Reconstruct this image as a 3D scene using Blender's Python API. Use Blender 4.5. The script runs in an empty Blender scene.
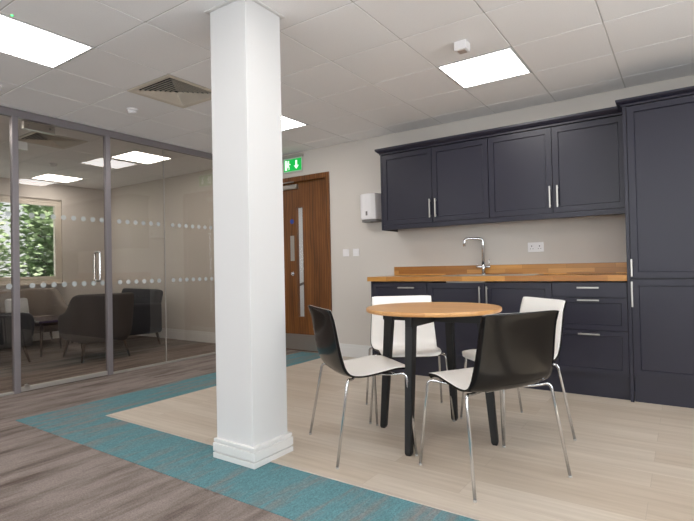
import bpy, bmesh, math, random
from mathutils import Vector, Matrix
random.seed(7)
C = bpy.context.scene.collection
PI = math.pi
ZC = 2.738           # ceiling height
GX = -3.11           # glass partition plane

# ------------------------------------------------------------------ materials
def newmat(name):
    m = bpy.data.materials.new(name); m.use_nodes = True
    nt = m.node_tree; b = nt.nodes['Principled BSDF']
    return m, nt, b
def srgb(r, g, b):
    f = lambda c: (c/255/12.92) if c/255 <= .04045 else ((c/255+.055)/1.055)**2.4
    return (f(r), f(g), f(b), 1)
def plain(name, col, rough=.5, metal=0, bump=0, bscale=200, coat=0, var=0, spec=None):
    m, nt, b = newmat(name)
    b.inputs['Base Color'].default_value = col
    b.inputs['Roughness'].default_value = rough
    b.inputs['Metallic'].default_value = metal
    b.inputs['Coat Weight'].default_value = coat
    if spec is not None: b.inputs['Specular IOR Level'].default_value = spec
    if bump or var:
        tc = nt.nodes.new('ShaderNodeTexCoord'); n = nt.nodes.new('ShaderNodeTexNoise')
        n.inputs['Scale'].default_value = bscale; n.inputs['Detail'].default_value = 3
        nt.links.new(tc.outputs['Object'], n.inputs['Vector'])
        if bump:
            bp = nt.nodes.new('ShaderNodeBump'); bp.inputs['Strength'].default_value = bump
            bp.inputs['Distance'].default_value = .002
            nt.links.new(n.outputs['Fac'], bp.inputs['Height']); nt.links.new(bp.outputs['Normal'], b.inputs['Normal'])
        if var:
            r = nt.nodes.new('ShaderNodeValToRGB')
            r.color_ramp.elements[0].position = .3; r.color_ramp.elements[1].position = .7
            r.color_ramp.elements[0].color = [c*(1-var) for c in col[:3]]+[1]
            r.color_ramp.elements[1].color = [min(1, c*(1+var)) for c in col[:3]]+[1]
            nt.links.new(n.outputs['Fac'], r.inputs['Fac']); nt.links.new(r.outputs['Color'], b.inputs['Base Color'])
    return m
def emis(name, col, s):
    m, nt, b = newmat(name)
    b.inputs['Base Color'].default_value = col
    b.inputs['Emission Color'].default_value = col
    b.inputs['Emission Strength'].default_value = s
    return m
def mapping(nt, scale, rot=(0,0,0), coord='Object', loc=(0,0,0)):
    tc = nt.nodes.new('ShaderNodeTexCoord'); mp = nt.nodes.new('ShaderNodeMapping')
    mp.inputs['Scale'].default_value = scale; mp.inputs['Rotation'].default_value = rot
    mp.inputs['Location'].default_value = loc
    nt.links.new(tc.outputs[coord], mp.inputs['Vector']); return mp
def ramp(nt, fac, stops):
    r = nt.nodes.new('ShaderNodeValToRGB'); e = r.color_ramp.elements
    while len(e) < len(stops): e.new(.5)
    for i, (p, c) in enumerate(stops): e[i].position = p; e[i].color = c
    nt.links.new(fac, r.inputs['Fac']); return r.outputs['Color']
def mix(nt, fac, a, b, mode='MIX'):
    n = nt.nodes.new('ShaderNodeMix'); n.data_type = 'RGBA'; n.blend_type = mode
    if isinstance(fac, (int, float)): n.inputs[0].default_value = fac
    else: nt.links.new(fac, n.inputs[0])
    for i, v in ((6, a), (7, b)):
        if isinstance(v, (tuple, list)): n.inputs[i].default_value = v
        else: nt.links.new(v, n.inputs[i])
    return n.outputs[2]
def noise(nt, vec, scale=1, detail=4, rough=.55):
    n = nt.nodes.new('ShaderNodeTexNoise'); n.inputs['Scale'].default_value = scale
    n.inputs['Detail'].default_value = detail; n.inputs['Roughness'].default_value = rough
    nt.links.new(vec, n.inputs['Vector']); return n.outputs['Fac']

def carpet(name, base, streak, lo, hi):
    """loop pile carpet laid as planks: colour streaks along y, each plank shifted"""
    m, nt, b = newmat(name)
    br = nt.nodes.new('ShaderNodeTexBrick')      # 0.5 m carpet tiles give each tile its own shift
    mp = mapping(nt, (1, 1, 1), (0, 0, PI/2))
    br.inputs['Color1'].default_value = (0, 0, 0, 1); br.inputs['Color2'].default_value = (1, 1, 1, 1)
    br.inputs['Mortar'].default_value = (.5, .5, .5, 1)
    br.inputs['Scale'].default_value = 1; br.inputs['Mortar Size'].default_value = 0
    br.inputs['Brick Width'].default_value = 1.0; br.inputs['Row Height'].default_value = .25
    nt.links.new(mp.outputs[0], br.inputs['Vector'])
    s = mapping(nt, (10, 1.5, 1))
    add = nt.nodes.new('ShaderNodeVectorMath'); add.operation = 'MULTIPLY_ADD'
    add.inputs[1].default_value = (0, .5, .45)
    nt.links.new(br.outputs['Color'], add.inputs[0]); nt.links.new(s.outputs[0], add.inputs[2])
    n1 = noise(nt, add.outputs[0], 1, 5, .6)
    f = mapping(nt, (60, 14, 30)); n2 = noise(nt, f.outputs[0], 1, 3)
    pile = mapping(nt, (170, 110, 170)); n3 = noise(nt, pile.outputs[0], 1, 2)
    c = ramp(nt, n1, [(lo, base), (hi, streak)])
    k1 = ramp(nt, n2, [(.3, (.84,.84,.84,1)), (.7, (1.0,1.0,1.0,1))])
    k2 = ramp(nt, n3, [(.3, (.62,.62,.62,1)), (.7, (1,1,1,1))])
    c = mix(nt, 1, c, k1, 'MULTIPLY'); c = mix(nt, 1, c, k2, 'MULTIPLY')
    nt.links.new(c, b.inputs['Base Color'])
    b.inputs['Roughness'].default_value = .95; b.inputs['Specular IOR Level'].default_value = .1
    bp = nt.nodes.new('ShaderNodeBump'); bp.inputs['Strength'].default_value = .5; bp.inputs['Distance'].default_value = .004
    nt.links.new(n3, bp.inputs['Height']); nt.links.new(bp.outputs['Normal'], b.inputs['Normal'])
    return m

def planks(name, c1, c2, seam, w, h, grain, rough, mort=.0012, rot=0, coord='Object', gcol=.82, off=.5, spec=.5):
    """boards w long (along x) and h wide"""
    m, nt, b = newmat(name)
    mp = mapping(nt, (1, 1, 1), (0, 0, 0) if not rot else rot, coord)
    br = nt.nodes.new('ShaderNodeTexBrick'); br.offset = off
    br.inputs['Color1'].default_value = (0, 0, 0, 1); br.inputs['Color2'].default_value = (1, 1, 1, 1)
    br.inputs['Mortar'].default_value = (.5, .5, .5, 1)
    br.inputs['Scale'].default_value = 1; br.inputs['Mortar Size'].default_value = mort
    br.inputs['Mortar Smooth'].default_value = .1
    br.inputs['Brick Width'].default_value = w; br.inputs['Row Height'].default_value = h
    nt.links.new(mp.outputs[0], br.inputs['Vector'])
    col = ramp(nt, br.outputs['Color'], [(0, c1), (1, c2)])
    g = nt.nodes.new('ShaderNodeVectorMath'); g.operation = 'MULTIPLY_ADD'; g.inputs[1].default_value = (7, 3, 5)
    sc = nt.nodes.new('ShaderNodeVectorMath'); sc.operation = 'MULTIPLY'; sc.inputs[1].default_value = grain
    nt.links.new(mp.outputs[0], sc.inputs[0])
    nt.links.new(br.outputs['Color'], g.inputs[0]); nt.links.new(sc.outputs[0], g.inputs[2])
    n = noise(nt, g.outputs[0], 1, 6, .62)
    k = ramp(nt, n, [(.3, (gcol, gcol*.97, gcol*.93, 1)), (.68, (1, 1, 1, 1))])
    col = mix(nt, 1, col, k, 'MULTIPLY')
    col = mix(nt, br.outputs['Fac'], col, seam)
    nt.links.new(col, b.inputs['Base Color']); b.inputs['Roughness'].default_value = rough
    b.inputs['Specular IOR Level'].default_value = spec
    return m

M = {}
M['wall'] = plain('wall_paint', srgb(206,200,194), .85, bump=.12, bscale=90)
M['ceil'] = plain('ceiling_tile', srgb(246,245,246), .9, bump=.35, bscale=130, var=.025)
M['grid'] = plain('ceiling_grid', srgb(205,203,201), .6)
M['white'] = plain('white_paint', srgb(212,212,213), .5)
M['skirt'] = plain('skirting_paint', srgb(222,221,220), .4)
M['carpet'] = carpet('grey_carpet', srgb(158,146,140), srgb(106,93,86), .42, .72)
M['teal'] = carpet('teal_carpet', srgb(106,150,158), srgb(140,142,142), .46, .66)
M['vinyl'] = planks('oak_vinyl', srgb(198,184,168), srgb(211,200,187), srgb(172,158,143), 1.25, .19, (1.6, 26, 1), .33, mort=.0011, gcol=.80, off=.37)
M['strip'] = plain('threshold_strip', srgb(196,184,172), .45, .2)
M['navy'] = plain('navy_satin', srgb(31,30,46), .40, bump=.06, bscale=300)
M['navy_in'] = plain('navy_carcass', srgb(22,22,32), .5)
M['chrome'] = plain('chrome', (.66,.67,.69,1), .18, 1)
M['steel'] = plain('brushed_steel', (.50,.485,.46,1), .36, 1)
M['alu'] = plain('anodised_aluminium', srgb(142,137,142), .42, .55)
M['alupale'] = plain('pale_aluminium', srgb(172,168,162), .45, .4)
M['butcher'] = planks('oak_block_worktop', srgb(160,104,40), srgb(212,156,82), srgb(124,76,32), .42, .042, (3, 70, 60), .32, mort=.0009, gcol=.8, off=.41)
M['butcher_up'] = planks('oak_block_upstand', srgb(160,104,40), srgb(212,156,82), srgb(124,76,32), .42, .042, (3, 70, 60), .35, mort=.0009, rot=(PI/2,0,0), gcol=.8, off=.41)
M['oak'] = planks('oak_table', srgb(202,148,92), srgb(216,166,110), srgb(184,130,78), .9, .07, (2.5, 55, 40), .3, mort=.0004, gcol=.84)
M['black'] = plain('black_frame', srgb(14,14,16), .5, bump=.1, bscale=150)
M['gloss_black'] = plain('glossy_black_plastic', srgb(15,13,13), .12, spec=.26)
M['shell_white'] = plain('white_plastic', srgb(247,245,242), .32)
M['plastic'] = plain('white_appliance_plastic', srgb(232,230,232), .3)
M['plastic_grey'] = plain('grey_plastic', srgb(120,118,118), .5)
M['foot'] = plain('foot_plastic', srgb(178,174,170), .4)
M['dark'] = plain('dark_void', (.01,.01,.012,1), .8)
M['sunlit_beige_metal'] = plain('vent_metal', srgb(214,205,192), .5)  # beige is the warm sunlight on the vent, put into its base colour
M['fab_dark'] = plain('charcoal_wool', srgb(76,71,70), .95, bump=.5, bscale=420, var=.18)
M['fab_black'] = plain('dark_slate_fabric', srgb(50,52,58), .95, bump=.5, bscale=420, var=.18)
M['fab_grey'] = plain('warm_grey_fabric', srgb(126,116,108), .95, bump=.5, bscale=420, var=.15)
M['fab_pale'] = plain('pale_grey_fabric', srgb(190,192,194), .95, bump=.4, bscale=300, var=.1)
M['legwood'] = plain('dark_walnut_leg', srgb(62,44,34), .4, var=.2, bscale=30)
M['table_gloss'] = plain('sky_tinted_glossy_top', srgb(78,66,92), .08, coat=.8)  # purple of the reflected sky is painted into the base colour
M['upvc'] = plain('cream_upvc', srgb(214,206,194), .35)
M['blue'] = plain('blue_disc', srgb(30,62,150), .4)
M['bark'] = plain('bark', srgb(84,70,56), .9, bump=.6, bscale=20, var=.3)
M['grass'] = plain('lawn', srgb(70,98,44), .95, var=.3, bscale=8)
M['led'] = emis('green_led', (.05,1,.15,1), 6)
M['panel'] = emis('lit_diffuser', (1,.965,.925,1), 12.5)
M['exit_green'] = emis('exit_green', (.0,.34,.05,1), 1.0)
M['exit_white'] = emis('exit_white', (.9,1,.92,1), .7)
M['acrylic'] = plain('clear_edge_acrylic', srgb(205,225,212), .2)
M['silicone'] = plain('silicone', srgb(176,172,168), .3)

def wood_door():
    m, nt, b = newmat('walnut_veneer')
    mp = mapping(nt, (9, 9, .9)); n = noise(nt, mp.outputs[0], 1, 6, .6)
    w = nt.nodes.new('ShaderNodeTexWave'); w.bands_direction = 'X'; w.inputs['Scale'].default_value = 5
    w.inputs['Distortion'].default_value = 9; w.inputs['Detail'].default_value = 3; w.inputs['Detail Scale'].default_value = .7
    mp2 = mapping(nt, (1.5, 1.5, .32)); nt.links.new(mp2.outputs[0], w.inputs['Vector'])
    c1 = ramp(nt, n, [(.3, srgb(88,50,20)), (.7, srgb(138,88,42))])
    c2 = ramp(nt, w.outputs['Fac'], [(.25, (.72,.68,.62,1)), (.75, (1,1,1,1))])
    c = mix(nt, 1, c1, c2, 'MULTIPLY')
    nt.links.new(c, b.inputs['Base Color']); b.inputs['Roughness'].default_value = .38
    return m
M['doorwood'] = wood_door()
def leafmat():
    m, nt, b = newmat('leaves')
    mp = mapping(nt, (1.8,1.8,1.8)); n = noise(nt, mp.outputs[0], 1, 4)
    c = ramp(nt, n, [(.35, srgb(118,152,104)), (.65, srgb(205,224,190))])
    nt.links.new(c, b.inputs['Base Color']); b.inputs['Roughness'].default_value = .45
    b.inputs['Transmission Weight'].default_value = 0
    return m
M['leaf'] = leafmat()
def glass(name, tint, refl=1.0):
    m = bpy.data.materials.new(name); m.use_nodes = True; nt = m.node_tree; nt.nodes.clear()
    out = nt.nodes.new('ShaderNodeOutputMaterial'); mx = nt.nodes.new('ShaderNodeMixShader')
    tr = nt.nodes.new('ShaderNodeBsdfTransparent'); gl = nt.nodes.new('ShaderNodeBsdfGlossy')
    fr = nt.nodes.new('ShaderNodeFresnel'); fr.inputs['IOR'].default_value = 1.5
    ge = nt.nodes.new('ShaderNodeNewGeometry'); cmb = nt.nodes.new('ShaderNodeMath'); cmb.operation = 'MULTIPLY'
    inv = nt.nodes.new('ShaderNodeMath'); inv.operation = 'SUBTRACT'; inv.inputs[0].default_value = 1
    nt.links.new(ge.outputs['Backfacing'], inv.inputs[1])           # reflect off the outer faces only
    nt.links.new(fr.outputs[0], cmb.inputs[0]); nt.links.new(inv.outputs[0], cmb.inputs[1])
    k = nt.nodes.new('ShaderNodeMath'); k.operation = 'MULTIPLY'; k.inputs[1].default_value = refl
    nt.links.new(cmb.outputs[0], k.inputs[0])
    tr.inputs['Color'].default_value = tint; gl.inputs['Roughness'].default_value = .0
    gl.inputs['Color'].default_value = (.95,.95,.97,1)
    nt.links.new(k.outputs[0], mx.inputs[0]); nt.links.new(tr.outputs[0], mx.inputs[1]); nt.links.new(gl.outputs[0], mx.inputs[2])
    nt.links.new(mx.outputs[0], out.inputs['Surface'])
    return m
M['glass'] = glass('partition_glass', (.845,.82,.79,1), 1.5)
M['clear'] = glass('clear_glass', (.97,.98,.97,1))
def dots():
    m = bpy.data.materials.new('frosted_dot'); m.use_nodes = True; nt = m.node_tree; b = nt.nodes['Principled BSDF']
    b.inputs['Base Color'].default_value = srgb(205,212,214); b.inputs['Roughness'].default_value = .8
    b.inputs['Alpha'].default_value = .5
    return m
M['dot'] = dots()

# ------------------------------------------------------------------ mesh helpers
def link_mesh(name, bm, mat, parent=None, smooth=False, loc=None):
    me = bpy.data.meshes.new(name); bm.normal_update(); bm.to_mesh(me); bm.free()
    o = bpy.data.objects.new(name, me); C.objects.link(o)
    for mm in (mat if isinstance(mat, (list, tuple)) else [mat]): me.materials.append(mm)
    if smooth:
        for p in me.polygons: p.use_smooth = True
    if parent: o.parent = parent
    if loc: o.location = loc
    return o
def bx(bm, x0, x1, y0, y1, z0, z1, mi=0, bev=0, seg=2):
    vs = [bm.verts.new((x, y, z)) for x in (x0, x1) for y in (y0, y1) for z in (z0, z1)]
    F = [(0,1,3,2),(4,6,7,5),(0,4,5,1),(2,3,7,6),(0,2,6,4),(1,5,7,3)]
    fs = [bm.faces.new([vs[i] for i in f]) for f in F]
    for f in fs: f.material_index = mi
    if bev:
        es = list({e for f in fs for e in f.edges})
        r = bmesh.ops.bevel(bm, geom=es, offset=bev, segments=seg, profile=.5, affect='EDGES')
        for f in r['faces']: f.material_index = mi
    return fs
def box(name, a, mat, parent=None, bev=0, seg=2, smooth=False):
    bm = bmesh.new(); bx(bm, *a, bev=bev, seg=seg); return link_mesh(name, bm, mat, parent, smooth)
def cyl(bm, p0, p1, r0, r1=None, n=16, cap=True):
    r1 = r0 if r1 is None else r1
    p0, p1 = Vector(p0), Vector(p1); d = (p1-p0).normalized()
    u = d.orthogonal().normalized(); v = d.cross(u)
    rings = []
    for p, r in ((p0, r0), (p1, r1)):
        rings.append([bm.verts.new(p+u*r*math.cos(2*PI*i/n)+v*r*math.sin(2*PI*i/n)) for i in range(n)])
    for i in range(n):
        f = bm.faces.new([rings[0][i], rings[0][(i+1)%n], rings[1][(i+1)%n], rings[1][i]]); f.smooth = True
    if cap: bm.faces.new(rings[0][::-1]); bm.faces.new(rings[1])
def fillet(pts, r, n=6):
    pts = [Vector(p) for p in pts]; out = [pts[0]]
    for i in range(1, len(pts)-1):
        a, b, c = pts[i-1], pts[i], pts[i+1]
        d1 = (a-b); d2 = (c-b); rr = min(r, d1.length*.49, d2.length*.49)
        s = b+d1.normalized()*rr; e = b+d2.normalized()*rr
        for k in range(n+1):
            t = k/n; out.append(s*(1-t)**2 + b*2*t*(1-t) + e*t*t)
    out.append(pts[-1]); return out
def tube(bm, pts, r, fil=.04, n=12, closed=False, r_end=None):
    P = fillet(pts, fil) if fil else [Vector(p) for p in pts]
    if closed: P = P[:-1] if (P[0]-P[-1]).length < 1e-6 else P
    N = len(P); rings = []
    t0 = (P[1]-P[0]).normalized(); u = t0.orthogonal().normalized()
    for i in range(N):
        if closed: t = (P[(i+1)%N]-P[i-1]).normalized()
        elif i == 0: t = t0
        elif i == N-1: t = (P[-1]-P[-2]).normalized()
        else: t = (P[i+1]-P[i-1]).normalized()
        u = (u - t*u.dot(t)).normalized(); v = t.cross(u)
        rr = r if r_end is None else r+(r_end-r)*i/(N-1)
        rings.append([bm.verts.new(P[i]+u*rr*math.cos(2*PI*k/n)+v*rr*math.sin(2*PI*k/n)) for k in range(n)])
    for i in range(N if closed else N-1):
        A, B = rings[i], rings[(i+1)%N]
        for k in range(n):
            f = bm.faces.new([A[k], A[(k+1)%n], B[(k+1)%n], B[k]]); f.smooth = True
    if not closed: bm.faces.new(rings[0][::-1]); bm.faces.new(rings[-1])
def lathe(bm, prof, n=48, c=(0,0)):
    rings = [[bm.verts.new((c[0]+r*math.cos(2*PI*i/n), c[1]+r*math.sin(2*PI*i/n), z)) for i in range(n)] for r, z in prof]
    for A, B in zip(rings, rings[1:]):
        for i in range(n):
            f = bm.faces.new([A[i], A[(i+1)%n], B[(i+1)%n], B[i]]); f.smooth = True
    bm.faces.new(rings[0][::-1]); bm.faces.new(rings[-1])
def prism(bm, pts, fn, d0, d1, mi=0):
    """closed 2-D outline pts extruded from d0 to d1; fn(u,v,d) -> xyz"""
    A = [bm.verts.new(fn(u, v, d0)) for u, v in pts]; B = [bm.verts.new(fn(u, v, d1)) for u, v in pts]
    n = len(pts); fs = [bm.faces.new(A[::-1]), bm.faces.new(B)]
    for i in range(n): fs.append(bm.faces.new([A[i], A[(i+1)%n], B[(i+1)%n], B[i]]))
    for f in fs: f.material_index = mi
    bmesh.ops.recalc_face_normals(bm, faces=fs)

def empty(name, label=None, cat=None, loc=(0,0,0), rz=0, group=None, parent=None):
    o = bpy.data.objects.new(name, None); C.objects.link(o); o.empty_display_size = .1
    o.location = loc; o.rotation_euler = (0, 0, rz)
    if parent: o.parent = parent
    if label: o['label'] = label
    if cat: o['category'] = cat
    if group: o['group'] = group
    return o
def tag(o, label, cat, group=None):
    o['label'] = label; o['category'] = cat
    if group: o['group'] = group
    return o
def struct(o): o['kind'] = 'structure'; return o
def sub(o, lab): o['label'] = lab; return o
def copy_tree(o, parent=None):
    c = o.copy(); C.objects.link(c)
    if parent: c.parent = parent
    for ch in list(o.children): copy_tree(ch, c)
    return c

# ------------------------------------------------------------------ room shell
XR, YF, XW = 4.3, -8.8, -7.0       # right wall, wall behind the camera, window wall
YS = -5.6                          # end wall of the glazed room
struct(box('floor', (XW-.15, XR+.15, YF-.15, .15, -.12, 0), M['carpet']))
WX, WY = -1.60, -3.02
struct(box('floor_oak_vinyl', (WX, XR, WY, -.0, 0, .004), M['vinyl']))
bm = bmesh.new()
bx(bm, WX-.53, WX-.012, WY-.465, 0, 0, .0035); bx(bm, WX-.012, XR, WY-.465, WY-.03, 0, .0035)
struct(link_mesh('floor_teal_carpet', bm, M['teal']))
bm = bmesh.new()
bx(bm, WX-.012, XR, WY-.03, WY, 0, .0075, bev=.002); bx(bm, WX-.012, WX, WY, 0, 0, .0075, bev=.002)
struct(link_mesh('trim_1', bm, M['strip']))

# back wall with the door opening
DX0, DX1, DZ = -2.63, -1.62, 2.385
bm = bmesh.new()
bx(bm, XW-.15, DX0, 0, .15, 0, ZC+.1); bx(bm, DX1, XR+.15, 0, .15, 0, ZC+.1); bx(bm, DX0, DX1, 0, .15, DZ, ZC+.1)
struct(link_mesh('wall_back', bm, M['wall']))
rw = [(-8.2,-6.5), (-5.9,-4.2), (-3.6,-1.9)]
bm = bmesh.new(); ys_ = [YF]+[v for w in rw for v in w]+[0]
bx(bm, XR, XR+.15, YF, 0, 0, .85); bx(bm, XR, XR+.15, YF, 0, 2.5, ZC+.1)
for i in range(0, len(ys_), 2): bx(bm, XR, XR+.15, ys_[i], ys_[i+1], .85, 2.5)
struct(link_mesh('wall_right', bm, M['wall']))
# wall behind the camera with three big windows
fw = [(-2.6,-.9), (-.3,1.4), (2.0,3.7)]
bm = bmesh.new(); xs = [GX-.05]+[v for w in fw for v in w]+[XR]
bx(bm, xs[0], XR, YF-.15, YF, 0, .85); bx(bm, xs[0], XR, YF-.15, YF, 2.5, ZC+.1)
for i in range(0, len(xs), 2): bx(bm, xs[i], xs[i+1], YF-.15, YF, .85, 2.5)
struct(link_mesh('wall_front', bm, M['wall']))
# window wall of the glazed room
WY0, WY1, WZ0, WZ1 = -3.1, -.80, .985, 2.455
bm = bmesh.new()
bx(bm, XW-.15, XW, YS, WY0, 0, ZC+.1); bx(bm, XW-.15, XW, WY1, 0, 0, ZC+.1)
bx(bm, XW-.15, XW, WY0, WY1, 0, WZ0); bx(bm, XW-.15, XW, WY0, WY1, WZ1, ZC+.1)
struct(link_mesh('wall_left', bm, M['wall']))
struct(box('wall_partition_end', (XW-.15, GX+.05, YS-.12, YS, 0, ZC+.1), M['wall']))
struct(box('wall_side', (GX-.05, GX+.05, YF-.15, YS-.12, 0, ZC+.1), M['wall']))
struct(box('roof_slab', (XW-.15, XR+.15, YF-.15, .15, ZC+.35, ZC+.6), M['wall']))

# suspended ceiling: real tiles sitting in a lay-in grid, openings where lights and diffusers are
GY0 = -2.119
def tile_cells(x0, x1, y0, y1, gx, gy):
    xs = [x0]+[gx+.6*i for i in range(-40, 40) if x0 < gx+.6*i < x1]+[x1]
    ys = [y0]+[gy+.6*i for i in range(-40, 40) if y0 < gy+.6*i < y1]+[y1]
    return xs, ys
def ceiling(name, x0, x1, y0, y1, gx, gy, holes):
    xs, ys = tile_cells(x0, x1, y0, y1, gx, gy)
    bm = bmesh.new(); g = .0045
    for a, b in zip(xs, xs[1:]):
        for c, d in zip(ys, ys[1:]):
            if any(h[0]-.01 < (a+b)/2 < h[0]+.61 and h[1]-.01 < (c+d)/2 < h[1]+.61 for h in holes): continue
            if b-a < .03 or d-c < .03: continue
            bx(bm, a+g, b-g, c+g, d-g, ZC, ZC+.015, bev=.0015, seg=1)
    for x in xs:
        for c, d in zip(ys, ys[1:]): bx(bm, x-.012, x+.012, c, d, ZC+.0035, ZC+.03, 1)
    for y in ys:
        for a, b in zip(xs, xs[1:]): bx(bm, a, b, y-.012, y+.012, ZC+.0035, ZC+.03, 1)
    return struct(link_mesh(name, bm, [M['ceil'], M['grid']]))
lights_main = [(.6,-1.519), (-1.8,-1.519), (-1.8,-3.919), (.6,-3.919), (3.0,-1.519), (3.0,-3.919), (-1.8,-6.319), (.6,-6.319), (3.0,-6.319)]
vent_main = [(-1.8,-2.719)]
lights_room = [(-4.32,-1.44), (-6.72,-1.30+.0), (-4.32,-3.84), (-6.72,-3.70)]
lights_room = [(-4.32,-1.44), (-6.72,-1.44), (-4.32,-3.84), (-6.72,-3.84)]
vent_room = [(-4.32,-2.64)]
ceiling('ceiling', GX+.03, XR, YF, 0, 0, GY0, lights_main+vent_main)
ceiling('ceiling_glazed_room', XW, GX-.03, YS, 0, -4.32, -1.44, lights_room+vent_room)

def skirting(name, pts_boxes):
    bm = bmesh.new()
    for b in pts_boxes: bx(bm, *b)
    return struct(link_mesh(name, bm, M['skirt']))
H1, H2 = .125, .165
skirting('baseboard_back', [(XW,DX0-.07,-.018,0,0,H1),(XW,DX0-.07,-.011,0,H1,H2),(DX1+.07,-.62,-.018,0,.004,H1),(DX1+.07,-.62,-.011,0,H1,H2)])
skirting('baseboard_left', [(XW,XW+.018,YS,-.018,0,H1),(XW,XW+.011,YS,-.018,H1,H2)])
skirting('baseboard_right', [(XR-.018,XR,YF,-.7,.004,H1),(XR-.011,XR,YF,-.7,H1,H2)])
skirting('baseboard_front', [(GX+.05,XR,YF,YF+.018,0,H1),(GX+.05,XR,YF,YF+.011,H1,H2)])

# ------------------------------------------------------------------ windows
def window(name, axis, pos, a0, a1, z0, z1, out, mull, casement=True):
    w = empty(name); w['kind'] = 'structure'
    def B(bm, u0, u1, v0, v1, d0, d1, bev=.004):
        if axis == 'x': bx(bm, min(pos+d0*out, pos+d1*out), max(pos+d0*out, pos+d1*out), u0, u1, v0, v1, bev=bev)
        else: bx(bm, u0, u1, min(pos+d0*out, pos+d1*out), max(pos+d0*out, pos+d1*out), v0, v1, bev=bev)
    bm = bmesh.new(); t = .06
    B(bm, a0, a1, z0, z0+t, .03, .10); B(bm, a0, a1, z1-t, z1, .03, .10)
    B(bm, a0, a0+t, z0+t, z1-t, .03, .10); B(bm, a1-t, a1, z0+t, z1-t, .03, .10)
    ed = [a0+t]+mull+[a1-t]
    for m_ in mull: B(bm, m_-.035, m_+.035, z0+t, z1-t, .03, .10)
    link_mesh('window_frame', bm, M['upvc'], w)
    for i in range(len(ed)-1):
        u0 = ed[i]+(.035 if i else 0)+.003; u1 = ed[i+1]-(.035 if i < len(ed)-2 else 0)-.003
        bm = bmesh.new(); s = .05; v0, v1 = z0+t+.003, z1-t-.003
        B(bm, u0, u1, v0, v0+s, .02, .085); B(bm, u0, u1, v1-s, v1, .02, .085)
        B(bm, u0, u0+s, v0+s, v1-s, .02, .085); B(bm, u1-s, u1, v0+s, v1-s, .02, .085)
        f = link_mesh('sash', bm, M['upvc'], w)
        bm = bmesh.new(); B(bm, u0+s, u1-s, v0+s, v1-s, .05, .06, 0)
        link_mesh('pane', bm, M['clear'], f)
    return w
wl = window('window_1', 'x', XW, WY0, WY1, WZ0, WZ1, -1, [-1.95])
bm = bmesh.new(); bx(bm, XW-.02, XW+.09, WY0-.05, WY1+.05, WZ0-.035, WZ0, bev=.006)
struct(link_mesh('trim_2', bm, M['upvc']))
bm = bmesh.new(); bx(bm, XW+.0, XW+.012, WY0-.02, WY1+.02, WZ1-.0, WZ1+.03, bev=.003)
for i, (a, b) in enumerate(fw):
    window('window_%d' % (i+2), 'y', YF, a, b, .85, 2.5, -1, [(a+b)/2])
for i, (a, b) in enumerate(rw):
    window('window_%d' % (i+9), 'x', XR, a, b, .85, 2.5, 1, [(a+b)/2])
bm.free()

# ------------------------------------------------------------------ glazed partition
YD0, YD1 = -3.062, -2.166          # glass door between mullions
bm = bmesh.new()
bx(bm, GX-.03, GX+.03, YS, 0, ZC-.072, ZC-.001, bev=.003)
for y in (-5.56, -4.3, YD0-.025, YD1+.005): bx(bm, GX-.03, GX+.03, y-.027, y+.027, 0, ZC-.072, bev=.003)
struct(link_mesh('trim_3', bm, M['alu']))
bm = bmesh.new()
for a, b in ((-5.53,-4.327), (-4.273,YD0-.052), (YD1+.032,0)): bx(bm, GX-.02, GX+.02, a, b, 0, .024, bev=.003)
bx(bm, GX-.02, GX+.02, -.018, 0, .024, ZC-.072)
struct(link_mesh('trim_4', bm, M['alupale']))
panes = [(-5.533,-4.327), (-4.273,YD0-.052), (YD1+.032,-1.438), (-1.430,-.018)]
dot_y = [-.10-.1015*i for i in range(54)]
def dot_rows(parent, a, b, x):
    for z in (1.722, 1.028):
        bm = bmesh.new()
        for y in dot_y:
            if a+.04 < y < b-.03: cyl(bm, (x, y, z), (x+.0015, y, z), .0265, n=20)
        link_mesh('manifestation_dots', bm, M['dot'], parent)
for i, (a, b) in enumerate(panes):
    o = box('window_%d' % (i+5), (GX-.006, GX+.006, a, b, .024, ZC-.073), M['glass'])
    struct(o); dot_rows(o, a, b, GX+.0065)
    if i == 3:
        bm = bmesh.new()
        bx(bm, GX-.007, GX+.007, -1.438, -1.430, .024, ZC-.073)
        sub(link_mesh('silicone_joint', bm, M['silicone'], o), 'pale translucent joint between two panes')
        for z in (1.225, 2.0):
            bm = bmesh.new(); cyl(bm, (GX+.006,-1.434,z), (GX+.014,-1.434,z), .009); link_mesh('joint_clip', bm, M['chrome'], o)
dr = empty('door_1'); dr['kind'] = 'structure'
dl = box('door_glass', (GX-.005, GX+.005, YD0+.006, YD1-.028, .05, ZC-.078), M['glass'], dr)
dot_rows(dr, YD0, YD1-.02, GX+.0055)
box('bottom_rail', (GX-.018, GX+.018, YD0+.006, YD1-.028, .006, .05), M['alupale'], dr, bev=.002)
bm = bmesh.new()
for s in (1, -1):
    x = GX+s*.055
    tube(bm, [(GX+s*.005,-2.285,1.05),(x,-2.285,1.05),(x,-2.285,1.37),(GX+s*.005,-2.285,1.37)], .011, fil=.03)
sub(link_mesh('door_handle', bm, M['chrome'], dr), 'chrome D shaped pull handle')
bm = bmesh.new(); bx(bm, GX-.075, GX-.02, -2.99, -2.70, 2.585, 2.66, bev=.004)
cl = link_mesh('door_closer', bm, M['steel'], dr)
bm = bmesh.new()
for y in (-2.95, -2.75): cyl(bm, (GX-.021, y, 2.625), (GX-.014, y, 2.625), .009)
link_mesh('screw', bm, M['chrome'], cl)
bm = bmesh.new(); bx(bm, GX-.02, GX+.012, YD0+.004, YD0+.09, 2.36, 2.44, bev=.003)
link_mesh('patch_fitting', bm, M['steel'], dr)
bm = bmesh.new(); cyl(bm, (GX-.02,-3.0,.05), (GX+.02,-3.0,.05), .02); link_mesh('floor_pivot', bm, M['steel'], dr)

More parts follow.
